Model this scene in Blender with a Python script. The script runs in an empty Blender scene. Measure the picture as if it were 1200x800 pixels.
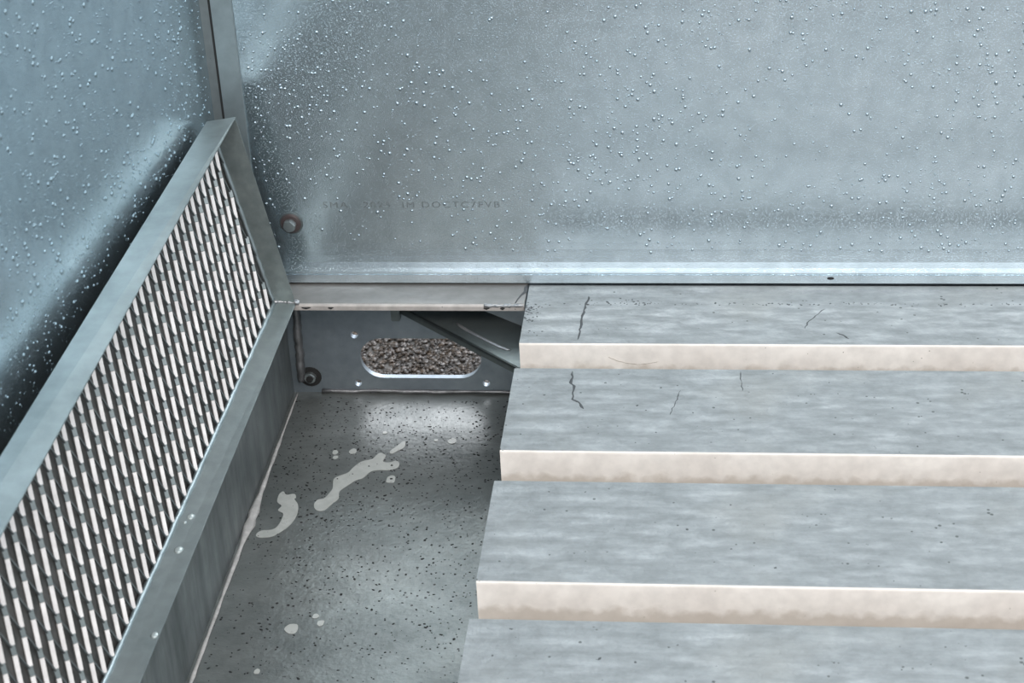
import bpy, bmesh, math, random
import numpy as np
from mathutils import Vector, Matrix
random.seed(7); rng = np.random.default_rng(7)
C = bpy.context.scene.collection
scene = bpy.context.scene

# ------------------------------------------------------------------ camera
P_, Y_, R_ = 0.50935, -0.11813, 0.05284
cp, sp, cy, sy, cr, sr = math.cos(P_), math.sin(P_), math.cos(Y_), math.sin(Y_), math.cos(R_), math.sin(R_)
fwd = Vector((sy*cp, cy*cp, -sp)); right = Vector((cy, -sy, 0)); down = fwd.cross(right)
r2 = right*cr + down*sr; d2 = down*cr - right*sr
cam = bpy.data.objects.new('camera', bpy.data.cameras.new('camera')); C.objects.link(cam)
M = Matrix((r2, -d2, -fwd)).transposed().to_4x4(); M.translation = Vector((0.2375, -2.2401, 1.1699))
cam.matrix_world = M
cam.data.sensor_width = 36; cam.data.lens = 2228.9/1200*36
cam.data.clip_start = 0.05; cam.data.clip_end = 200
cam.data.dof.use_dof = True; cam.data.dof.focus_distance = 2.38; cam.data.dof.aperture_fstop = 11
scene.camera = cam

# ------------------------------------------------------------------ world, sun, exposure
w = bpy.data.worlds.new('overcast_sky'); scene.world = w; w.use_nodes = True
nt = w.node_tree; nt.nodes.clear()
out = nt.nodes.new('ShaderNodeOutputWorld'); bg = nt.nodes.new('ShaderNodeBackground')
tc = nt.nodes.new('ShaderNodeTexCoord'); sep = nt.nodes.new('ShaderNodeSeparateXYZ'); ramp = nt.nodes.new('ShaderNodeValToRGB')
nt.links.new(tc.outputs['Generated'], sep.inputs[0]); nt.links.new(sep.outputs['Z'], ramp.inputs[0])
ramp.color_ramp.elements[0].position = 0.0; ramp.color_ramp.elements[0].color = (0.80, 0.855, 0.90, 1)
ramp.color_ramp.elements[1].position = 1.0; ramp.color_ramp.elements[1].color = (0.76, 0.855, 0.93, 1)
nt.links.new(ramp.outputs[0], bg.inputs[0]); bg.inputs[1].default_value = 1.15
nt.links.new(bg.outputs[0], out.inputs[0])
# hazy sun high behind the back wall, and an added warm fill lamp behind the camera
sun = bpy.data.objects.new('sun', bpy.data.lights.new('sun', 'SUN')); C.objects.link(sun)
sun.data.energy = 2.3; sun.data.angle = math.radians(48); sun.data.color = (0.94, 0.95, 1.0)
sun.rotation_euler = Vector((-0.22, -1.0, -0.84)).normalized().to_track_quat('-Z', 'Y').to_euler()
front_fill = bpy.data.objects.new('bay_opening_light', bpy.data.lights.new('bay_opening_light', 'AREA')); C.objects.link(front_fill)
front_fill.data.shape = 'RECTANGLE'; front_fill.data.size = 4.0; front_fill.data.size_y = 1.6; front_fill.data.energy = 160; front_fill.data.color = (1.0, 0.92, 0.86)
front_fill.location = (1.0, -4.0, 3.5); front_fill.rotation_euler = (Vector((.5, -.5, 0))-front_fill.location).to_track_quat('-Z', 'Y').to_euler()
scene.view_settings.view_transform = 'Standard'; scene.view_settings.look = 'None'
scene.view_settings.gamma = 1; scene.view_settings.use_curve_mapping = False
scene.view_settings.exposure = 0.35

# ------------------------------------------------------------------ materials
def col(c): return (c[0], c[1], c[2], 1)
def zinc(name, dark, light, metal=0.6, rough=(0.35, 0.55), scale=(6, 6, 6), fine=60, bump=0.15, bscale=90,
         speck=0.0, speckcol=(0.02, 0.02, 0.02), speckscale=120, micro=0.0, microscale=420, smudges=(), smudgecol=(0.25, 0.24, 0.26), warm=None, grime=None):
    m = bpy.data.materials.new(name); m.use_nodes = True; n = m.node_tree; N = n.nodes; L = n.links
    b = N['Principled BSDF']; t = N.new('ShaderNodeTexCoord'); mp = N.new('ShaderNodeMapping'); mp.inputs['Scale'].default_value = scale
    L.new(t.outputs['Object'], mp.inputs[0])
    n1 = N.new('ShaderNodeTexNoise'); n1.inputs['Scale'].default_value = 1.0; n1.inputs['Detail'].default_value = 6; n1.inputs['Roughness'].default_value = .62
    L.new(mp.outputs[0], n1.inputs['Vector'])
    r = N.new('ShaderNodeValToRGB'); r.color_ramp.elements[0].position = .3; r.color_ramp.elements[1].position = .7
    r.color_ramp.elements[0].color = col(dark); r.color_ramp.elements[1].color = col(light); L.new(n1.outputs[0], r.inputs[0])
    c = r.outputs[0]
    n2 = N.new('ShaderNodeTexNoise'); n2.inputs['Scale'].default_value = fine; n2.inputs['Detail'].default_value = 4; L.new(t.outputs['Object'], n2.inputs['Vector'])
    def mix(fac, a, bb, mode='MIX'):
        x = N.new('ShaderNodeMix'); x.data_type = 'RGBA'; x.blend_type = mode
        if isinstance(fac, float): x.inputs[0].default_value = fac
        else: L.new(fac, x.inputs[0])
        if isinstance(a, tuple): x.inputs[6].default_value = a
        else: L.new(a, x.inputs[6])
        if isinstance(bb, tuple): x.inputs[7].default_value = bb
        else: L.new(bb, x.inputs[7])
        return x.outputs[2]
    def mr(v, a, b_, c_, d_):
        x = N.new('ShaderNodeMapRange'); L.new(v, x.inputs[0]); x.inputs[1].default_value = a; x.inputs[2].default_value = b_; x.inputs[3].default_value = c_; x.inputs[4].default_value = d_
        return x.outputs[0]
    c = mix(mr(n2.outputs[0], .35, .7, 0., .28), c, col([v*.55 for v in dark]))
    if warm:
        n4 = N.new('ShaderNodeTexNoise'); n4.inputs['Scale'].default_value = 5; n4.inputs['Detail'].default_value = 3; L.new(t.outputs['Object'], n4.inputs['Vector'])
        c = mix(mr(n4.outputs[0], .55, .75, 0., .5), c, col(warm))
    if speck > 0:
        v = N.new('ShaderNodeTexVoronoi'); v.inputs['Scale'].default_value = speckscale; L.new(t.outputs['Object'], v.inputs['Vector'])
        n3 = N.new('ShaderNodeTexNoise'); n3.inputs['Scale'].default_value = 9; n3.inputs['Detail'].default_value = 3; L.new(t.outputs['Object'], n3.inputs['Vector'])
        th = mr(n3.outputs[0], .35, .75, .02, speck)
        lt = N.new('ShaderNodeMath'); lt.operation = 'LESS_THAN'; L.new(v.outputs['Distance'], lt.inputs[0]); L.new(th, lt.inputs[1])
        c = mix(lt.outputs[0], c, col(speckcol))
    for (sx, sy_, rx, ry, st) in smudges:        # stains of their own shape
        mp2 = N.new('ShaderNodeMapping'); mp2.vector_type = 'TEXTURE'; mp2.inputs['Location'].default_value = (sx, sy_, 0); mp2.inputs['Scale'].default_value = (rx, ry, 1)
        L.new(t.outputs['Object'], mp2.inputs[0]); g = N.new('ShaderNodeTexGradient'); g.gradient_type = 'SPHERICAL'; L.new(mp2.outputs[0], g.inputs[0])
        mm = N.new('ShaderNodeMath'); mm.operation = 'MULTIPLY'; L.new(g.outputs['Fac'], mm.inputs[0]); mm.inputs[1].default_value = st
        mn = N.new('ShaderNodeMath'); mn.operation = 'MULTIPLY'; L.new(mm.outputs[0], mn.inputs[0]); L.new(mr(n2.outputs[0], .35, .6, .4, 1.3), mn.inputs[1])
        c = mix(mn.outputs[0], c, col(smudgecol))
    if grime:
        sx_ = N.new('ShaderNodeSeparateXYZ'); L.new(t.outputs['Object'], sx_.inputs[0])
        ng = N.new('ShaderNodeTexNoise'); ng.inputs['Scale'].default_value = 55; ng.inputs['Detail'].default_value = 5; L.new(t.outputs['Object'], ng.inputs['Vector'])
        ad = N.new('ShaderNodeMath'); ad.operation = 'MULTIPLY_ADD'; L.new(ng.outputs[0], ad.inputs[0]); ad.inputs[1].default_value = -.030; L.new(sx_.outputs['Z'], ad.inputs[2])
        c = mix(mr(ad.outputs[0], -.045, -.054, 0., .5), c, col(grime))
    L.new(c, b.inputs['Base Color']); b.inputs['Metallic'].default_value = metal
    L.new(mr(n1.outputs[0], .3, .7, rough[1], rough[0]), b.inputs['Roughness'])
    bp = N.new('ShaderNodeBump'); bp.inputs['Strength'].default_value = bump; bp.inputs['Distance'].default_value = .002
    nb = N.new('ShaderNodeTexNoise'); nb.inputs['Scale'].default_value = bscale; nb.inputs['Detail'].default_value = 5; L.new(t.outputs['Object'], nb.inputs['Vector'])
    L.new(nb.outputs[0], bp.inputs['Height']); nrm = bp.outputs[0]
    if micro > 0:
        v = N.new('ShaderNodeTexVoronoi'); v.inputs['Scale'].default_value = microscale; L.new(t.outputs['Object'], v.inputs['Vector'])
        hh = mr(v.outputs['Distance'], 0.0, .38, 1., 0.)
        b2 = N.new('ShaderNodeBump'); b2.inputs['Strength'].default_value = micro; b2.inputs['Distance'].default_value = .0006
        L.new(hh, b2.inputs['Height']); L.new(nrm, b2.inputs['Normal']); nrm = b2.outputs[0]
    L.new(nrm, b.inputs['Normal'])
    return m
def plain(name, c, metal=0., rough=.5, **k):
    m = bpy.data.materials.new(name); m.use_nodes = True; b = m.node_tree.nodes['Principled BSDF']
    b.inputs['Base Color'].default_value = col(c); b.inputs['Metallic'].default_value = metal; b.inputs['Roughness'].default_value = rough
    for kk, v in k.items(): b.inputs[kk.replace('_', ' ')].default_value = v
    return m
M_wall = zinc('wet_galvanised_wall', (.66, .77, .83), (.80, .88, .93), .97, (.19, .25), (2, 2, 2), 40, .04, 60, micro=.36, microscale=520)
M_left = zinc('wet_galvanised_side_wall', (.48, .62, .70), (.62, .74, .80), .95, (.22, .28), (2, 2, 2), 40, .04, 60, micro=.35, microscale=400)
M_post = zinc('dull_galvanised_post', (.32, .38, .40), (.42, .48, .50), .8, (.35, .5), (8, 8, 8), 60, .1, 60)
M_tread = zinc('weathered_galvanised_slat', (.245, .265, .27), (.36, .38, .39), .24, (.42, .6), (16, 60, 30), 75, .6, 170, speck=.16, speckscale=62,
               speckcol=(.10, .11, .11), warm=(.36, .36, .34),
               smudges=((.557, -.393, .035, .030, .9), (.342, -.300, .025, .02, .7), (.550, -.293, .03, .012, .9), (.463, -.7975, .045, .025, 1.6), (.02, -.245, .025, .02, .6), (.02, -.05, .03, .03, .7)))
M_lip = zinc('warm_lit_slat_lip', (.80, .735, .68), (.92, .865, .81), .0, (.45, .6), (9, 30, 9), 60, .1, 90, speck=.09, speckscale=70, speckcol=(.35, .32, .28), grime=(.42, .35, .28))  # cream tone puts the warm front light into the lip colour
M_ledge = zinc('galvanised_ledge', (.19, .19, .185), (.31, .30, .29), .4, (.42, .6), (4, 12, 10), 50, .2, 110, speck=.06, speckscale=90, speckcol=(.12, .12, .12), warm=(.38, .35, .33))
M_edge = zinc('pale_lit_edge', (.36, .335, .32), (.56, .52, .49), .2, (.4, .6), (25, 25, 25), 70, .3, 120, speck=.12, speckscale=110, speckcol=(.08, .08, .08))  # paler copy of the ledge tone, painted as light on its lip
M_frame = zinc('galvanised_frame', (.235, .275, .28), (.36, .40, .405), .75, (.34, .5), (10, 5, 10), 45, .12, 80)
M_frame2 = zinc('dull_mottled_end_flange', (.20, .235, .235), (.33, .37, .365), .7, (.36, .5), (22, 22, 22), 90, .15, 90)
M_mesh = zinc('lit_expanded_metal', (.70, .665, .65), (.88, .84, .82), .25, (.3, .45), (30, 30, 30), 90, .05, 200)  # pinkish cream carries the warm light on the strand faces
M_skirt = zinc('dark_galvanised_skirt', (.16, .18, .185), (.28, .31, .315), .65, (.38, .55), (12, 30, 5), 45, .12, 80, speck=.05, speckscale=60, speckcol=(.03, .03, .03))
M_slot = zinc('dark_galvanised_end_plate', (.20, .235, .27), (.30, .345, .38), .75, (.35, .5), (8, 8, 8), 60, .15, 120, speck=.04, speckscale=80, speckcol=(.06, .06, .06))
M_floor = zinc('stained_steel_floor', (.12, .132, .13), (.225, .238, .23), .45, (.28, .42), (6, 9, 6), 50, .3, 150, speck=.2, speckscale=85, speckcol=(.025, .02, .02), warm=(.20, .20, .19))
M_brace = zinc('dark_steel_brace', (.10, .12, .125), (.19, .22, .22), .7, (.35, .5), (8, 8, 8), 60, .08, 80)
M_weld = zinc('rough_weld', (.22, .23, .24), (.48, .48, .49), .7, (.3, .5), (60, 60, 60), 120, .5, 300)
M_oldweld = zinc('dim_old_weld', (.12, .125, .13), (.30, .30, .31), .7, (.35, .5), (60, 60, 60), 120, .4, 300)
M_seal = zinc('pale_sealant', (.38, .37, .36), (.62, .60, .58), .0, (.5, .7), (40, 40, 40), 120, .5, 300, speck=.12, speckscale=120, speckcol=(.2, .2, .2))
M_bolt = plain('zinc_bolt', (.40, .44, .45), .9, .35)
M_back = zinc('added_shade_backing', (.05, .052, .05), (.12, .115, .11), .3, (.5, .7), (30, 60, 30), 90, .3, 120)  # shade behind the mesh, as a dark colour
M_rubber = plain('brown_washer', (.06, .045, .045), .1, .45)
M_dark = plain('dark_grime_and_shade', (.012, .012, .012), 0, .7)  # grime, and also the painted shade of the wall gaps
M_scr = plain('graphite_mark', (.075, .08, .085), .2, .6)
M_hair = plain('brown_hair', (.22, .17, .13), 0, .6)
M_stain = zinc('milky_dried_puddle', (.36, .37, .35), (.46, .47, .45), .0, (.25, .35), (30, 30, 30), 80, .02, 60, speck=.1, speckscale=90, speckcol=(.10, .10, .09))
M_print = plain('faded_grey_print', (.21, .235, .245), .6, .4)
M_water = plain('water', (.96, .98, 1.0), 0, .02, IOR=1.33)
M_water.node_tree.nodes['Principled BSDF'].inputs['Transmission Weight'].default_value = 1
M_drop = plain('bead_of_water_on_zinc', (.40, .47, .51), .92, .10)
M_splash = plain('milky_water_drop', (.40, .45, .45), .3, .12)
M_drop2 = plain('bead_of_water_side_wall', (.36, .46, .51), .92, .18)
M_stone = bpy.data.materials.new('wet_gravel'); M_stone.use_nodes = True
_n = M_stone.node_tree; _b = _n.nodes['Principled BSDF']; _o = _n.nodes.new('ShaderNodeTexNoise'); _o.inputs['Scale'].default_value = 70; _r = _n.nodes.new('ShaderNodeValToRGB')
_t = _n.nodes.new('ShaderNodeTexCoord'); _n.links.new(_t.outputs['Object'], _o.inputs['Vector'])
_r.color_ramp.elements[0].position = .35; _r.color_ramp.elements[0].color = (.016, .009, .005, 1); _r.color_ramp.elements[1].position = .7; _r.color_ramp.elements[1].color = (.085, .052, .030, 1)
_n.links.new(_o.outputs[0], _r.inputs[0]); _n.links.new(_r.outputs[0], _b.inputs['Base Color']); _b.inputs['Roughness'].default_value = .24
M_soil = zinc('dark_wet_soil', (.02, .015, .012), (.05, .04, .03), 0, (.5, .7), (20, 20, 20), 60, .8, 60)

# ------------------------------------------------------------------ helpers
def thing(name, label, cat, loc=(0, 0, 0), group=None):
    o = bpy.data.objects.new(name, None); C.objects.link(o); o.location = loc; o.empty_display_size = .05
    o['label'] = label; o['category'] = cat
    if group: o['group'] = group
    return o
def tag(o, label, cat, group=None):
    o['label'] = label; o['category'] = cat
    if group: o['group'] = group
    return o
def mesh(name, verts, faces, mat, parent=None, smooth=False, origin=None, bevel=0):
    org = Vector(parent.location) if parent is not None else Vector(origin or (0, 0, 0))
    if parent is not None and parent.parent is not None: org = org + Vector(parent.parent.location)
    me = bpy.data.meshes.new(name); me.from_pydata([tuple(Vector(v)-org) for v in verts], [], faces)
    bm = bmesh.new(); bm.from_mesh(me); bmesh.ops.recalc_face_normals(bm, faces=bm.faces)
    if bevel:
        bmesh.ops.bevel(bm, geom=[e for e in bm.edges if e.calc_face_angle(0) > .5], offset=bevel, segments=2, affect='EDGES', clamp_overlap=True)
    bm.to_mesh(me); bm.free()
    me.materials.append(mat)
    if smooth:
        for p in me.polygons: p.use_smooth = True
    o = bpy.data.objects.new(name, me); C.objects.link(o)
    if parent is not None: o.parent = parent
    else: o.location = org
    return o
def box(x0, x1, y0, y1, z0, z1):
    v = [(x, y, z) for x in (x0, x1) for y in (y0, y1) for z in (z0, z1)]
    return v, [(0, 1, 3, 2), (4, 6, 7, 5), (0, 4, 5, 1), (2, 3, 7, 6), (0, 2, 6, 4), (1, 5, 7, 3)]
def extr(profile, x0, x1, axis='X'):
    """closed (y,z) polygon extruded along X, or (x,z) polygon extruded along Y"""
    n = len(profile)
    f = (lambda p, t: (t, p[0], p[1])) if axis == 'X' else (lambda p, t: (p[0], t, p[1]))
    v = [f(p, x0) for p in profile]+[f(p, x1) for p in profile]
    F = [tuple(range(n)), tuple(range(2*n-1, n-1, -1))]+[(i, (i+1) % n, n+(i+1) % n, n+i) for i in range(n)]
    return v, F
def slab(quad, th):
    """plate through 4 corners, thickness th along -normal"""
    q = [Vector(p) for p in quad]; nn = (q[1]-q[0]).cross(q[3]-q[0]).normalized()
    v = q+[p-nn*th for p in q]
    return v, [(0, 1, 2, 3), (7, 6, 5, 4)]+[(i, 4+i, 4+(i+1) % 4, (i+1) % 4) for i in range(4)]
def sheet(path, th, x0, x1, axis='X'):
    """thin sheet following an open (a,z) path"""
    pts = [Vector(p) for p in path]; off = []
    for i, p in enumerate(pts):
        a = pts[max(i-1, 0)]; b = pts[min(i+1, len(pts)-1)]; d = (b-a).normalized(); off.append(p+Vector((-d.y, d.x))*th)
    return extr([tuple(p) for p in pts]+[tuple(p) for p in reversed(off)], x0, x1, axis)
def tube(pts, rad, seg=8, jitter=0, flat=1.0):
    v, F = [], []; pts = [Vector(p) for p in pts]
    for i, p in enumerate(pts):
        d = (pts[min(i+1, len(pts)-1)]-pts[max(i-1, 0)]).normalized(); a = d.orthogonal().normalized() if abs(d.z) > .9 else Vector((0, 0, 1)).cross(d).normalized(); b = d.cross(a)
        r = (rad[i] if isinstance(rad, (list, tuple)) else rad)
        for k in range(seg):
            t = 2*math.pi*k/seg; rr = r*(1+jitter*(random.random()-.5)); v.append(p+a*math.cos(t)*rr+b*math.sin(t)*rr*flat)
    for i in range(len(pts)-1):
        for k in range(seg): F.append((i*seg+k, i*seg+(k+1) % seg, (i+1)*seg+(k+1) % seg, (i+1)*seg+k))
    F.append(tuple(range(seg))); F.append(tuple((len(pts)-1)*seg+k for k in reversed(range(seg))))
    return v, F
def bead(p0, p1, n, r, jit=.5, flat=1.0, wob=.0015):
    p0, p1 = Vector(p0), Vector(p1)
    pts = [p0.lerp(p1, i/(n-1))+Vector((random.uniform(-1, 1), random.uniform(-1, 1), random.uniform(-.3, .3)))*wob for i in range(n)]
    return tube(pts, [r*random.uniform(1-jit/2, 1+jit/2) for _ in range(n)], 7, jit*.5, flat)
def cyl_y(x, z, y0, y1, r0, r1=None, seg=24, rot=0):
    r1 = r0 if r1 is None else r1
    v = [(x+r0*math.cos(2*math.pi*k/seg+rot), y0, z+r0*math.sin(2*math.pi*k/seg+rot)) for k in range(seg)]+[(x+r1*math.cos(2*math.pi*k/seg+rot), y1, z+r1*math.sin(2*math.pi*k/seg+rot)) for k in range(seg)]
    return v, [tuple(range(seg)), tuple(range(2*seg-1, seg-1, -1))]+[(k, (k+1) % seg, seg+(k+1) % seg, seg+k) for k in range(seg)]
def join(*vf):
    V, F = [], []
    for v, f in vf:
        o = len(V); V += [tuple(p) for p in v]; F += [tuple(i+o for i in g) for g in f]
    return V, F
def struct(o): o['kind'] = 'structure'; return o

# ------------------------------------------------------------------ levels
FZ = -.1795      # trough floor
YE = .012        # face of the slotted end plate
XF = -.3408      # skirt under the frame
LA = .0634       # ledge depth
P = .25          # slat pitch
X1 = 1.9; YN = -1.70; ZT = 2.1

# ------------------------------------------------------------------ setting
floor = struct(mesh('floor', *box(-.46, X1, YN, YE, FZ-.006, FZ), M_floor, origin=(0, -.5, FZ)))
# back wall: tall wet sheet whose foot folds out in a soft bend, a fine groove and a flat band
yy = [(.0, ZT), (.0, .060), (-.0003, .050), (-.0011, .041), (-.0024, .032), (-.0042, .0245), (-.0058, .0195), (-.0062, .0180), (-.0048, .0172), (-.0048, .0155), (-.0066, .0148), (-.0072, .0035)]
wb = struct(mesh('wall_back', *sheet(list(reversed(yy)), -.003, -.4015, X1), M_wall, origin=(.5, 0, 0)))
def lw(y): return -.4000+.030*y          # the side wall opens slightly towards the front
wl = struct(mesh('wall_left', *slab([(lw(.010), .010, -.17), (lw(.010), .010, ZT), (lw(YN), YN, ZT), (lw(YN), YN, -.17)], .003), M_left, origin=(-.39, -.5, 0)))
# corner flange, with dark strips added as shade beside it
corner_shade = struct(mesh('trim_corner_shade', *box(-.4015, -.3893, -.0016, -.0003, .004, ZT), M_skirt, origin=(-.394, 0, 0)))  # dark strip laid over the bright wall as its dark reflection
post = struct(mesh('trim_1', *box(-.3858, -.3585, -.0035, -.0003, .004, ZT), M_post, origin=(-.372, 0, 0), bevel=.0006))

gap_shade = struct(mesh('trim_gap_shade', *box(-.3893, -.3860, -.0014, -.0002, .004, ZT), M_dark, origin=(-.388, 0, 0)))  # dark strip painted in as the shadowed gap beside the post
sun_block = struct(mesh('trim_sun_block', *box(-.41, X1, .0035, .0075, -.0030, .06), M_dark, origin=(.5, .005, 0)))  # added strip stops sun leaking under the wall, dark like the gap

# slotted end plate (outer outline with the long slot and four bolt holes cut out)
def loop(pts): return [(p[0], p[1]) for p in pts]
def circ(cx, cz, r, n=28): return [(cx+r*math.cos(2*math.pi*k/n), cz+r*math.sin(2*math.pi*k/n)) for k in range(n)]
def stadium(x0, x1, z0, z1, n=14):
    r = (z1-z0)/2; cz = (z0+z1)/2
    return [(x0+r+r*math.cos(a), cz+r*math.sin(a)) for a in [math.pi/2+math.pi*i/n for i in range(n+1)]]+[(x1-r+r*math.cos(a), cz+r*math.sin(a)) for a in [-math.pi/2+math.pi*i/n for i in range(n+1)]]
cu = bpy.data.curves.new('c', 'CURVE'); cu.dimensions = '2D'; cu.fill_mode = 'BOTH'; cu.extrude = .0045
for L_ in ([(XF-.02, FZ-.006), (X1, FZ-.006), (X1, -.0035), (XF-.02, -.0035)], stadium(-.2425, -.0735, -.1555, -.0927), circ(-.2476, -.0875, .0055), circ(-.2483, -.1640, .0052), circ(-.0685, -.1630, .0052), circ(-.0680, -.0875, .0055)):
    s = cu.splines.new('POLY'); s.points.add(len(L_)-1); s.use_cyclic_u = True
    for p_, q_ in zip(s.points, L_): p_.co = (q_[0], q_[1], 0, 1)
tmp = bpy.data.objects.new('t', cu); C.objects.link(tmp); bpy.context.view_layer.update()
me = bpy.data.meshes.new_from_object(tmp.evaluated_get(bpy.context.evaluated_depsgraph_get())); bpy.data.objects.remove(tmp)
me.transform(Matrix.Rotation(math.pi/2, 4, 'X')); me.transform(Matrix.Translation((0, YE+.0045, 0)))
me.materials.clear(); me.materials.append(M_slot); me.name = 'end_plate'
endp = bpy.data.objects.new('end_plate', me); C.objects.link(endp)
tag(endp, 'dark grey upright steel plate with a long round-ended slot, under the ledge', 'plate')
# weld beads and nut blob belong to the end plate
mesh('weld_bead', *bead((-.300, YE-.001, FZ+.003), (X1, YE-.001, FZ+.003), 150, .0028, .5), M_oldweld, endp, True)
mesh('weld_bead', *bead((-.3235, YE-.003, -.012), (-.3275, YE-.003, -.160), 30, .0060, .25, wob=.0008), M_oldweld, endp, True)
nt_ = thing('corner_nut', 'small rusty dark nut at the left foot of the slotted end plate', 'nut', (-.3151, YE, -.1545))
mesh('nut_body', *cyl_y(-.3151, -.1545, YE-.007, YE, .0085, .0095, 6, .3), M_bolt, nt_, bevel=.0012)
mesh('bolt_tip', *cyl_y(-.3151, -.1545, YE-.0115, YE-.006, .0042, .0050, 14), M_dark, nt_, bevel=.0006)
mesh('washer', *cyl_y(-.3151, -.1545, YE-.0012, YE, .0150, .0156, 24), M_dark, nt_)

# ledge along the wall, with a rounded lip coloured paler for the light on it
lg = thing('ledge', 'narrow grey steel ledge along the foot of the back wall, above the slotted plate', 'ledge', (-.16, -.03, 0))
mesh('ledge_top', *box(-.3405, -.0025, -LA+.0035, YE+.009, -.0035, 0), M_ledge, lg, bevel=.0006)
r_ = .0035
prof = [(-LA+r_, 0)]+[(-LA+r_-r_*math.sin(a), -r_+r_*math.cos(a)) for a in [math.pi/2*i/5 for i in range(1, 6)]]+[(-LA, -.0085), (-LA+.003, -.0085), (-LA+.003, -.0035), (-LA+r_, -.0035)]
mesh('rounded_lip', *extr(prof, -.3405, -.0025), M_edge, lg)
ct = [(-.0030+.0015, -.0045, .0002), (-.0045, -.014, .0002), (-.0035, -.024, .0002), (-.009, -.036, .0002), (-.0125, -.048, .0002), (-.0145, -.058, .0002)]
mesh('weld_bead', *tube(ct, [.0012, .0022, .0026, .0013, .0010, .0007], 6, .3, .35), M_scr, lg, True)
for (cx, r) in ((-.292, .006), (-.259, .0035), (-.052, .004), (-.031, .003)):
    mesh('chip', *tube([(cx-r, -LA-.0003, -.0045), (cx, -LA-.0006, -.005), (cx+r, -LA-.0003, -.0042)], [.0006, .0016, .0005], 6, .5), M_dark, lg, True)
mesh('weld_bead', *bead((-.055, -LA+.0005, -.0012), (-.004, -LA+.0005, -.0012), 24, .0022, .7, wob=.0006), M_weld, lg, True)

# ------------------------------------------------------------------ slats
def ribbon(pts, w_, y=None, h=.0004):
    """thin scratch drawn on a slat: points (x,y) on its top, or (x,y,z) on its front lip"""
    P3 = [Vector((p[0], p[1], p[2] if len(p) > 2 else 0)) for p in pts]
    out_ = []
    for a, b in zip(P3[:-1], P3[1:]):
        for i in range(4): out_.append(a.lerp(b, i/4)+Vector((random.uniform(-.0012, .0012), random.uniform(-.0004, .0004) if len(pts[0]) < 3 else 0, 0)))
    out_.append(P3[-1])
    rad = [w_*random.uniform(.45, 1.2) for _ in out_]; rad[0] = rad[-1] = w_*.2
    return tube(out_, rad, 6, .3, .22)
place = ['under the back wall', 'second from the back wall', 'third from the back wall', 'fourth from the back wall, cut by the lower photo edge', 'fifth from the back wall', 'sixth from the back wall']
desc = ['grey steel slat butted against the back wall, nearest row of the deck to it',
        'grey steel slat second from the back wall, with a kinked dark scratch',
        'grey steel slat third from the back wall, fully in view',
        'grey steel slat nearest the camera in view, with a dark smudge at lower right',
        'grey steel slat just in front of the lower photo edge', 'grey steel slat at the front of the deck']
slats = []
for k in range(6):
    nose = -(LA+.1004+k*P); back = nose+P-.0633 if k else -.0075
    x0 = 0.0
    t = thing('deck_slat', desc[k], 'slat', (.77, (nose+back)/2, 0), 'cream-edged deck slats')
    rr = .0022; LD = .0405 if k < 1 else .050
    pr = [(back, 0)]+[(nose+rr+.0004-rr*math.sin(a), -rr+rr*math.cos(a)) for a in [math.pi/2*i/4 for i in range(0, 3)]]+[(nose+.003, -.003), (back, -.003)]
    mesh('top_plate', *extr(pr, x0, X1), M_tread, t)
    a45 = math.pi/4
    pl_ = [(nose+rr+.0004-rr*math.sin(a45), -rr+rr*math.cos(a45)), (nose+.0002, -rr), (nose, -.004), (nose, -LD), (nose+.003, -LD), (nose+.003, -.003)]
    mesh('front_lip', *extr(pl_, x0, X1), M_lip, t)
    if k: mesh('rear_lip', *box(x0, X1, back-.003, back, -.040, -.003), M_tread, t)
    slats.append(t)
def tops(k, pts, w_, m=M_scr): mesh('scratch', *ribbon(pts, w_), m, slats[k], True)
tops(0, [(.0817, -.0378), (.0783, -.0568), (.0765, -.0825), (.0752, -.1145), (.0741, -.1325), (.0733, -.1547)], .0016)
tops(0, [(.3951, -.134), (.4033, -.1383), (.411, -.1491)], .0016)
tops(0, [(.3845, -.0711), (.3728, -.0895), (.3636, -.1031), (.3575, -.1233)], .0010)
tops(1, [(.0725, -.2337), (.0718, -.2604), (.0765, -.2700), (.0752, -.3000), (.0850, -.3060), (.0908, -.3216)], .0016)
tops(1, [(.2047, -.2766), (.2019, -.2925), (.1962, -.3141), (.1926, -.3334)], .0007)
tops(1, [(.2752, -.231), (.2769, -.2555), (.2777, -.2775)], .0006)
mesh('hair', *ribbon([(.1099, -.1641, -.0187), (.1216, -.1641, -.0242), (.1355, -.1641, -.0284), (.1494, -.1641, -.0302), (.1601, -.1641, -.0288), (.1751, -.1641, -.0256)], .0004), M_hair, slats[0], True)
# seam row of dark grit along the hidden ledge line and grime specks on the tops
def crumbs(name, pts, mat, parent=None, rlo=.0007, rhi=.002, hz=.3, ax=2):
    V, F = [], []
    for p in pts:
        r = random.uniform(rlo, rhi)*random.uniform(.6, 1); n = 6; o = len(V); el = random.uniform(.6, 1.8); rot = random.random()*3
        for k in range(n):
            a = 2*math.pi*k/n; q_ = r*random.uniform(.7, 1.15); dx, dy = q_*math.cos(a)*el, q_*math.sin(a); dx, dy = dx*math.cos(rot)-dy*math.sin(rot), dx*math.sin(rot)+dy*math.cos(rot)
            V.append((p[0]+dx, p[1]+dy, p[2]))
        V.append((p[0], p[1], p[2]+r*hz)); F += [(o+k, o+(k+1) % n, o+n) for k in range(n)]; F.append(tuple(o+k for k in reversed(range(n))))
    o_ = mesh(name, V, F, mat, parent); o_['kind'] = 'stuff'; return o_
pts = [(random.uniform(.002, .9), -.058+random.gauss(0, .0022), 0) for _ in range(150)]+[(.14+random.gauss(0, .02), -.055+random.gauss(0, .005), 0) for _ in range(25)]+[(abs(random.gauss(0, .012)), -.06-abs(random.gauss(0, .03)), 0) for _ in range(70)]
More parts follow.
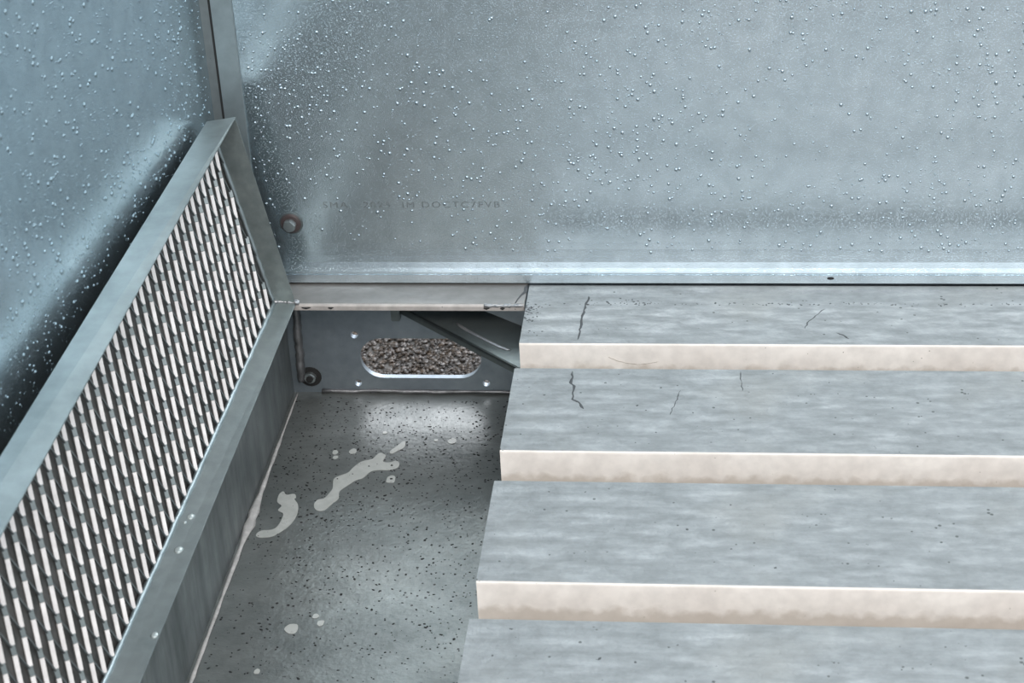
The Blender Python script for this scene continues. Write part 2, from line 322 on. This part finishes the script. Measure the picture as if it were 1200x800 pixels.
crumbs('grit', pts, M_scr, slats[0], .0006, .0021)
for k in range(1, 4):
    nose = -(LA+.1004+k*P)
    crumbs('grit', [(random.uniform(.005, 1.0)**1.2, random.uniform(nose+.01, nose+.18), 0) for _ in range(60)], M_scr, slats[k], .0004, .0017)
# carrying beam below the slats
bm_ = thing('carrying_beam', 'dark steel beam carrying the deck slats from below', 'beam', (.75, -.8, FZ))
mesh('beam_web', *box(.745, .755, YN, YE-.01, FZ+.001, -.046), M_brace, bm_)
mesh('beam_flange', *box(.72, .78, YN, YE-.01, -.046, -.0402), M_brace, bm_)

# ------------------------------------------------------------------ diagonal brace
br = thing('diagonal_brace', 'dark steel channel brace running diagonally under the ledge to the slats', 'brace', (-.05, -.06, -.045))
F0, F1 = Vector((-.1820, YE-.003, 0)), Vector((.170, -.318, 0)); B0, B1 = Vector((-.0790, YE-.003, 0)), Vector((.22, -.222, 0))
zt = -.0412
mesh('brace_web', *slab([(F0.x, F0.y, zt), (F1.x, F1.y, zt), (B1.x, B1.y, zt), (B0.x, B0.y, zt)], .003), M_brace, br)
mesh('brace_flange', *slab([(F0.x, F0.y, zt), (F0.x, F0.y, zt-.011), (F1.x, F1.y, zt-.011), (F1.x, F1.y, zt)], .003), M_brace, br, bevel=.0006)
wp = [(-.0960, -.0390), (-.0915, -.0460), (-.0800, -.0590), (-.0640, -.0740), (-.0460, -.0905), (-.0330, -.1020), (-.0225, -.1090), (-.0180, -.1100)]
mesh('weld_bead', *tube([(a, b, zt+.0006) for a, b in wp], [.0018, .0024, .0026, .0026, .0026, .0025, .0022, .0012], 8, .1, .6), M_weld, br, True)
mesh('end_tab', *box(-.192, -.180, YE-.012, YE, -.060, -.041), M_brace, br, bevel=.001)

# ------------------------------------------------------------------ leaning tray frame with expanded metal
YF0, YF1 = -.0634, -1.60
fr = thing('mesh_tray_frame', 'long galvanised frame of expanded metal leaning against the left wall', 'frame', (-.335, -.8, 0))
def at(a, b, y):
    s = (y-YF0)/(-.84-YF0); return Vector((a[0]+(b[0]-a[0])*s, y, a[1]+(b[1]-a[1])*s))
pMB = ((-.3350, .0025), (-.3440, .0020)); pFB = ((-.3050, .0010), (-.3078, .0010)); pMT = ((-.3895, .2645), (-.3940, .2680)); pFT = ((-.3545, .2655), (-.3545, .2650))
Mf, Mn = at(*pMB, YF0), at(*pMB, YF1); Ff, Fn = at(*pFB, YF0), at(*pFB, YF1); Tf, Tn = at(*pMT, YF0-.012), at(*pMT, YF1); Gf, Gn = at(*pFT, YF0), at(*pFT, YF1)
mesh('bottom_flange', *slab([Mf, Mn, Fn, Ff], -.0018), M_frame, fr, bevel=.0005)
mesh('top_flange', *slab([Tf, Gf, Gn, Tn], .0018), M_frame, fr, bevel=.0005)
Mt2 = at(*pMT, YF0)
mesh('end_flange', *slab([Mf, Ff, Gf-Vector((0, 0, .003)), Mt2-Vector((0, 0, .003))], -.0018), M_frame2, fr, bevel=.0005)
# weld seams where the mesh meets the frame
mesh('weld_bead', *bead(Mf+Vector((.001, 0, .0015)), Mn+Vector((.001, 0, .0015)), 120, .0034, .3, wob=.0004), M_post, fr, True)
mesh('weld_bead', *bead(Mf+Vector((0, -.002, .002)), Mt2+Vector((0, -.002, -.004)), 40, .0030, .3, wob=.0004), M_post, fr, True)
mesh('weld_bead', *bead(Mf+Vector((.002, -.002, .003)), Ff+Vector((0, -.001, .002)), 16, .0022, .8, wob=.0010), M_weld, fr, True)
mesh('weld_bead', *bead(Ff+Vector((-.001, -.001, .002)), Ff+Vector((.0015, -.001, .004)), 4, .0035, .4), M_weld, fr, True)
nout = Vector((.9788, 0, .2049))
# skirt from the frame down to the floor
mesh('skirt_plate', *box(XF-.003, XF, YF1, YE-.001, FZ+.001, .0005), M_skirt, fr)
mesh('shade_backing_sheet', *slab([at(*pMB, YF0)-nout*.005, at(*pMB, YF1)-nout*.005, at(*pMB, YF1).lerp(at(*pMT, YF1), .955)-nout*.005, at(*pMB, YF0).lerp(at(*pMT, YF0), .955)-nout*.005], .0012), M_back, fr)  # dark sheet added as shade behind the mesh and in the wall reflection
# expanded metal sheet: sheared diamonds, strands twisted like louvres
V, F = [], []
FM = []
def strand(a, b, wdir, w_, th, fin=0):
    d = (b-a).normalized(); wv = (wdir-d*wdir.dot(d)).normalized()*w_/2; tv = d.cross(wv).normalized()*th/2; o = len(V)
    for p in (a, b):
        for s1, s2 in ((1, 1), (1, -1), (-1, -1), (-1, 1)): V.append(p+wv*s1+tv*s2)
    F.extend([(o, o+1, o+2, o+3), (o+7, o+6, o+5, o+4)]+[(o+i, o+4+i, o+4+(i+1) % 4, o+(i+1) % 4) for i in range(4)]); FM.extend([fin]*6)
S, RV = .0256, .0338
Vlen = .2685
def mp_(u, v):      # u along Y (negative = towards camera), v up the sheet
    a = at(*pMB, u); b = at(*pMT, u); return a.lerp(b, v/Vlen)
for j in range(-1, 8):
    v0 = .1695+.0338*(3-j)-.0338*0 if False else .1695+RV*(2-j)
    ph = -.2317+(j-2)*.5*S
    k0 = int((YF1-ph)/S)-1
    for k in range(k0, 20):
        u = ph+k*S
        if not (YF1 < u < YF0-.002): continue
        a0 = v0
        # bond (knuckle)
        if 0.001 < a0 < Vlen-.002:
            strand(mp_(u+.0010, a0+.0044), mp_(u-.0010, a0-.0044), Vector((0, .45, 0))+nout*.9, .0044, .0032, 2)
        for sgn in (-1, 1):
            ua, va, ub, vb = u+sgn*.0018, a0-.0048, u+sgn*(S/2-.0014), a0-RV+.0040
            if vb > Vlen or va < 0: continue
            if va > Vlen: t_ = (va-Vlen)/(va-vb); ua += (ub-ua)*t_; va = Vlen
            if vb < 0: t_ = va/(va-vb); ub = ua+(ub-ua)*t_; vb = 0
            if max(ua, ub) > YF0+.001 or min(ua, ub) < YF1: continue
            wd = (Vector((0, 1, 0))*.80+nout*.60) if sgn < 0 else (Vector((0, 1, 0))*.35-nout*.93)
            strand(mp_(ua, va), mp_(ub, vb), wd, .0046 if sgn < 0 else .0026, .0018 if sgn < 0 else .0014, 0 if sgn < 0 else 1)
em = mesh('expanded_metal_sheet', V, F, M_mesh, fr); em.data.materials.append(M_skirt); em.data.materials.append(M_frame)  # one sheet coloured lit and shaded: pale strands, dark strands, grey knuckles
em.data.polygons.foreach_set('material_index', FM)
for (x, y, r) in ((-.3259, -.5603, .005), (-.3238, -.6225, .0055), (-.3295, -.5720, .0025), (-.3120, -.7680, .0045)):
    vv = [(x+r*math.cos(a)*1.0, y+r*math.sin(a)*1.3, .0030) for a in [2*math.pi*i/14 for i in range(14)]]+[(x+r*.6*math.cos(a), y+r*.8*math.sin(a), .0046) for a in [2*math.pi*i/14 for i in range(14)]]+[(x, y, .0052)]
    ff = [(i, (i+1) % 14, 14+(i+1) % 14, 14+i) for i in range(14)]+[(14+i, 14+(i+1) % 14, 28) for i in range(14)]+[tuple(reversed(range(14)))]
    o_ = mesh('water_drop', vv, ff, M_splash, None, True, origin=(x, y, .0030))
    tag(o_, {-.5603: 'milky water drop on the lower frame flange, farther from the camera', -.6225: 'milky water drop on the lower frame flange, nearer the camera than its twin', -.5720: 'tiny water drop beside the farther drop on the lower frame flange', -.7680: 'water drop at the outer edge of the lower frame flange near the photo bottom'}[y], 'water drop')

# ------------------------------------------------------------------ sealant along the left floor joint
pts = []; rad = []
for i in range(110):
    y = YE-.006-i*.0147; pts.append((XF+.0060, y, FZ+.0015)); g = math.exp(-((y+.30)/.05)**2)
    rad.append((.0026+.0050*g)*random.uniform(.7, 1.2)*(.6 if y > -.12 else 1))
sl = mesh('sealant_bead', *tube(pts, rad, 7, .3, .45), M_seal, None, True, origin=(XF, -.8, FZ))
tag(sl, 'uneven pale sealant bead along the joint of trough floor and frame skirt', 'sealant')

# ------------------------------------------------------------------ puddle marks on the trough floor
def puddle(outline, label, name='dried_puddle', specks=()):
    from mathutils import geometry
    pts = [Vector((a, b, 0)) for a, b in outline]; sm = []
    n = len(pts)
    for i in range(n):
        p0, p1, p2, p3 = pts[i-1], pts[i], pts[(i+1) % n], pts[(i+2) % n]
        for s in range(4):
            t = s/4; sm.append(.5*((2*p1)+(p2-p0)*t+(2*p0-5*p1+4*p2-p3)*t*t+(3*p1-p0-3*p2+p3)*t**3))
    n = len(sm); z0, z1 = FZ+.0001, FZ+.0006
    v = [(p.x, p.y, z0) for p in sm]+[(p.x, p.y, z1) for p in sm]
    tri = geometry.tessellate_polygon([sm])
    f = [tuple(n+i for i in t) for t in tri]+[(i, (i+1) % n, n+(i+1) % n, n+i) for i in range(n)]
    o = mesh(name, v, f, M_stain, None, origin=(sum(p.x for p in sm)/n, sum(p.y for p in sm)/n, FZ)); tag(o, label, 'puddle mark')
    for (a, b, r) in specks: mesh('dark_speck', *tube([(a-r, b, z1), (a-r*.4, b+r*.2, z1+.0002), (a+r*.5, b, z1+.0002), (a+r, b-r*.1, z1)], [r*.4, r*.9, r*.8, r*.3], 8, .3, .4), M_dark, o, True)
    return o
puddle([(-.2608, -.2683), (-.2585, -.2567), (-.2504, -.2526), (-.2459, -.2408), (-.2435, -.2289), (-.2459, -.2091), (-.2406, -.2009), (-.2296, -.1926), (-.2249, -.1803), (-.2159, -.1657), (-.2033, -.1593), (-.1953, -.1445), (-.1864, -.1506), (-.1876, -.1651), (-.1782, -.167), (-.1709, -.1627), (-.1655, -.1688), (-.1662, -.179), (-.1755, -.1853), (-.1901, -.1856), (-.2007, -.1899), (-.2074, -.2042), (-.2165, -.2104), (-.2237, -.2205), (-.2333, -.2366), (-.2317, -.2521), (-.2373, -.2639), (-.2456, -.2794), (-.2554, -.2797)], 'long forked pale puddle mark across the middle of the trough floor', specks=((-.1745, -.1745, .0016), (-.2045, -.1770, .0012), (-.2230, -.1960, .0009), (-.2410, -.2080, .0010)))
puddle([(-.1822, -.1401), (-.1749, -.1273), (-.1676, -.1145), (-.1647, -.1186), (-.1652, -.1314), (-.1731, -.1399), (-.179, -.1463)], 'slim pale mark just beyond the tip of the long forked mark')
puddle([(-.3106, -.2462), (-.3066, -.2383), (-.3006, -.246), (-.291, -.2438), (-.2872, -.2515), (-.2887, -.2554), (-.282, -.2669), (-.2787, -.284), (-.2798, -.3011), (-.2845, -.3162), (-.2927, -.3293), (-.3016, -.3388), (-.3162, -.341), (-.3217, -.3356), (-.3172, -.3263), (-.3046, -.3241), (-.2985, -.3165), (-.2961, -.3015), (-.2966, -.2883), (-.3047, -.2809), (-.3022, -.2712), (-.3096, -.2618)], 'hook-shaped pale puddle mark beside the sealant bead on the trough floor')
def blob(cx, cy_, r, lab, e=1.3, specks=()):
    puddle([(cx+r*math.cos(a)*random.uniform(.8, 1.15), cy_+e*r*math.sin(a)*random.uniform(.8, 1.15)) for a in [2*math.pi*i/8 for i in range(8)]], lab, specks=specks)
blob(-.171, -.2074, .0065, 'small round pale ring with a dark centre below the forked mark', specks=((-.1705, -.2064, .0019),))
blob(-.2314, -.1411, .0052, 'small pale spot midway between the slot and the long forked mark')
blob(-.2551, -.1437, .0040, 'faint pale spot, farther of the two left of the forked mark')
blob(-.2529, -.1562, .0034, 'faint pale spot, nearer of the two left of the forked mark')
blob(-.1962, -.0935, .0028, 'tiny pale fleck in the light patch below the slot')
blob(-.1022, -.1132, .0055, 'faint pale dash near the right side of the light patch')
blob(-.1242, -.1115, .0026, 'tiny pale fleck left of the faint pale dash')
blob(-.2400, -.5211, .0080, 'largest roundish pale spot low on the trough floor')
blob(-.2165, -.4963, .0038, 'small pale spot right of and beyond the largest roundish spot')
blob(-.2082, -.5089, .0044, 'small pale spot right of the largest roundish spot')
blob(-.2647, -.5989, .0034, 'tiny pale spot nearest the bottom edge of the trough floor')
ps = []
for _ in range(2300):
    y = -abs(random.gauss(0, .30))-.01 if random.random() < .7 else random.uniform(-.75, 0)
    ps.append((random.uniform(-.335, .03), y, FZ+.0002))
g_ = crumbs('dirt_crumbs', ps, M_dark, None, .0005, .0020, .35)
tag(g_, 'dark crumbs of dirt scattered over the trough floor', 'dirt')

# ------------------------------------------------------------------ bolt on the back wall
bo = thing('hex_bolt', 'hex-head bolt with a brown sealing washer low on the back wall', 'bolt', (-.315, 0, .0891))
mesh('washer_plate', *cyl_y(-.315, .0891, -.0022, 0, .0150, .0165, 32), M_brace, bo, bevel=.0005)
mesh('sealing_washer', *cyl_y(-.315, .0891, -.0040, -.0022, .0125, .0145, 32), M_rubber, bo, bevel=.0008)
mesh('bolt_head', *cyl_y(-.3155, .0888, -.0130, -.0040, .0088, .0094, 6, .25), M_bolt, bo, bevel=.0012)
# dark plug slot in the band at the foot of the wall
pg = mesh('drain_slot', *cyl_y(.3954, .0108, -.0074, -.0066, .0045, .0045, 16), M_dark, wb)
for v_ in pg.data.vertices: v_.co.z = (v_.co.z-.0108)*.42+.0108
# faint printed line on the back wall
tx = bpy.data.curves.new('print', 'FONT'); tx.body = 'SMA   2025  IM DOCTC7FVB'; tx.size = .0125; tx.extrude = .0001; tx.space_character = 1.25
to = bpy.data.objects.new('p', tx); C.objects.link(to); bpy.context.view_layer.update()
tm = bpy.data.meshes.new_from_object(to.evaluated_get(bpy.context.evaluated_depsgraph_get())); bpy.data.objects.remove(to)
w0 = max(v.co.x for v in tm.vertices); tm.transform(Matrix.Scale(.235/w0, 4, (1, 0, 0))); tm.transform(Matrix.Rotation(math.pi/2, 4, 'X')); tm.materials.clear(); tm.materials.append(M_print)
po = bpy.data.objects.new('printed_line', tm); C.objects.link(po); po.parent = wb; po.location = (-.27-.5, -.0002, .111)

# ------------------------------------------------------------------ condensation on the two walls
def droplets(n, sampler, frame_, name, lab, lo, hi, seed, mat=None, dome=1.0):
    r_g = np.random.default_rng(seed); P0, A, B, Nn = frame_; seg = 7
    uv = sampler(r_g, n); r = lo+(hi-lo)*r_g.power(.35, len(uv))**1.0 if False else lo+(hi-lo)*(r_g.random(len(uv))**3.4)
    V = []; ang = np.arange(seg)*2*math.pi/seg; rings = ((1.0, 0.0), (.78, .36), (.40, .54))
    m = len(uv); allv = np.zeros((m, seg*3+1, 3))
    ell = 1+.35*r_g.random(m)
    for ri, (rr, hh) in enumerate(rings):
        for k in range(seg):
            du = r*rr*np.cos(ang[k]); dv = r*rr*np.sin(ang[k])*ell
            allv[:, ri*seg+k, :] = P0+np.outer(uv[:, 0]+du, A)+np.outer(uv[:, 1]+dv, B)+np.outer(r*hh*dome, Nn)
    allv[:, -1, :] = P0+np.outer(uv[:, 0], A)+np.outer(uv[:, 1], B)+np.outer(r*.58*dome, Nn)
    f = []
    for ri in range(2):
        for k in range(seg): f.append((ri*seg+k, ri*seg+(k+1) % seg, (ri+1)*seg+(k+1) % seg, (ri+1)*seg+k))
    quads = np.array(f); tris = np.array([(2*seg+k, 2*seg+(k+1) % seg, 3*seg) for k in range(seg)])
    nv = 3*seg+1; Q = (quads[None]+(np.arange(m)*nv)[:, None, None]).reshape(-1, 4); T = (tris[None]+(np.arange(m)*nv)[:, None, None]).reshape(-1, 3)
    me = bpy.data.meshes.new(name); me.from_pydata(allv.reshape(-1, 3).tolist(), [], Q.tolist()+T.tolist()); me.materials.append(mat)
    me.polygons.foreach_set('use_smooth', [True]*len(me.polygons))
    o = bpy.data.objects.new(name, me); C.objects.link(o); tag(o, lab, 'water droplets'); o['kind'] = 'stuff'; return o
def sb(r, n):
    u = r.uniform(-.355, 1.25, n*2); v = r.uniform(.045, .75, n*2); d = .55+.45*np.sin(u*9+v*5)*np.sin(v*13-u*4); keep = r.random(n*2) < d
    return np.stack([u[keep], v[keep]], 1)[:n]
droplets(15000, sb, (np.array((0, -.00005, 0.)), np.array((1., 0, 0)), np.array((0, 0, 1.)), np.array((0, -1., 0))), 'wall_droplets', 'glinting beads of condensation covering the tall back wall', .0004, .0025, 1, M_drop, 1.15)
def sl_(r, n): return np.stack([r.uniform(-1.2, -.01, n), r.uniform(.02, 1.0, n)], 1)
Al = np.array((.030, 1., 0)); Nl = np.array((1., -.030, 0))
droplets(10000, sl_, (np.array((-.39995, 0, 0.)), Al, np.array((0, 0, 1.)), Nl), 'wall_droplets', 'fine beads of condensation covering the left side wall', .0008, .0027, 2, M_drop2, 1.1)

# ------------------------------------------------------------------ ground outside
gd = struct(mesh('ground', *box(-12, 12, -12, 12, -.60, -.55), M_soil, origin=(0, 0, -.55)))
tmpl = bmesh.new(); bmesh.ops.create_icosphere(tmpl, subdivisions=1, radius=1); tv = np.array([v.co[:] for v in tmpl.verts]); tf = np.array([[v.index for v in f.verts] for f in tmpl.faces]); tmpl.free()
m = 14000; xs = rng.uniform(-.45, .15, m); ys = rng.uniform(.45, 1.05, m)
sc = rng.uniform(.55, 1.5, (m, 3))*rng.uniform(.0016, .0045, (m, 1)); sc[:, 2] *= .6; an = rng.uniform(0, 6.28, m)
tvv = tv[None]*sc[:, None, :]*rng.uniform(.8, 1.2, (m, len(tv), 1))
X = tvv[..., 0]*np.cos(an)[:, None]-tvv[..., 1]*np.sin(an)[:, None]+xs[:, None]; Yv = tvv[..., 0]*np.sin(an)[:, None]+tvv[..., 1]*np.cos(an)[:, None]+ys[:, None]
Z = tvv[..., 2]-.55+rng.uniform(0, .004, m)[:, None]
vv = np.stack([X, Yv, Z], 2).reshape(-1, 3); ff = (tf[None]+(np.arange(m)*len(tv))[:, None, None]).reshape(-1, 3)
me = bpy.data.meshes.new('gravel'); me.from_pydata(vv.tolist(), [], ff.tolist()); me.materials.append(M_stone)
go = bpy.data.objects.new('gravel', me); C.objects.link(go); tag(go, 'wet brown gravel on the ground outside, seen through the slot', 'gravel'); go['kind'] = 'stuff'
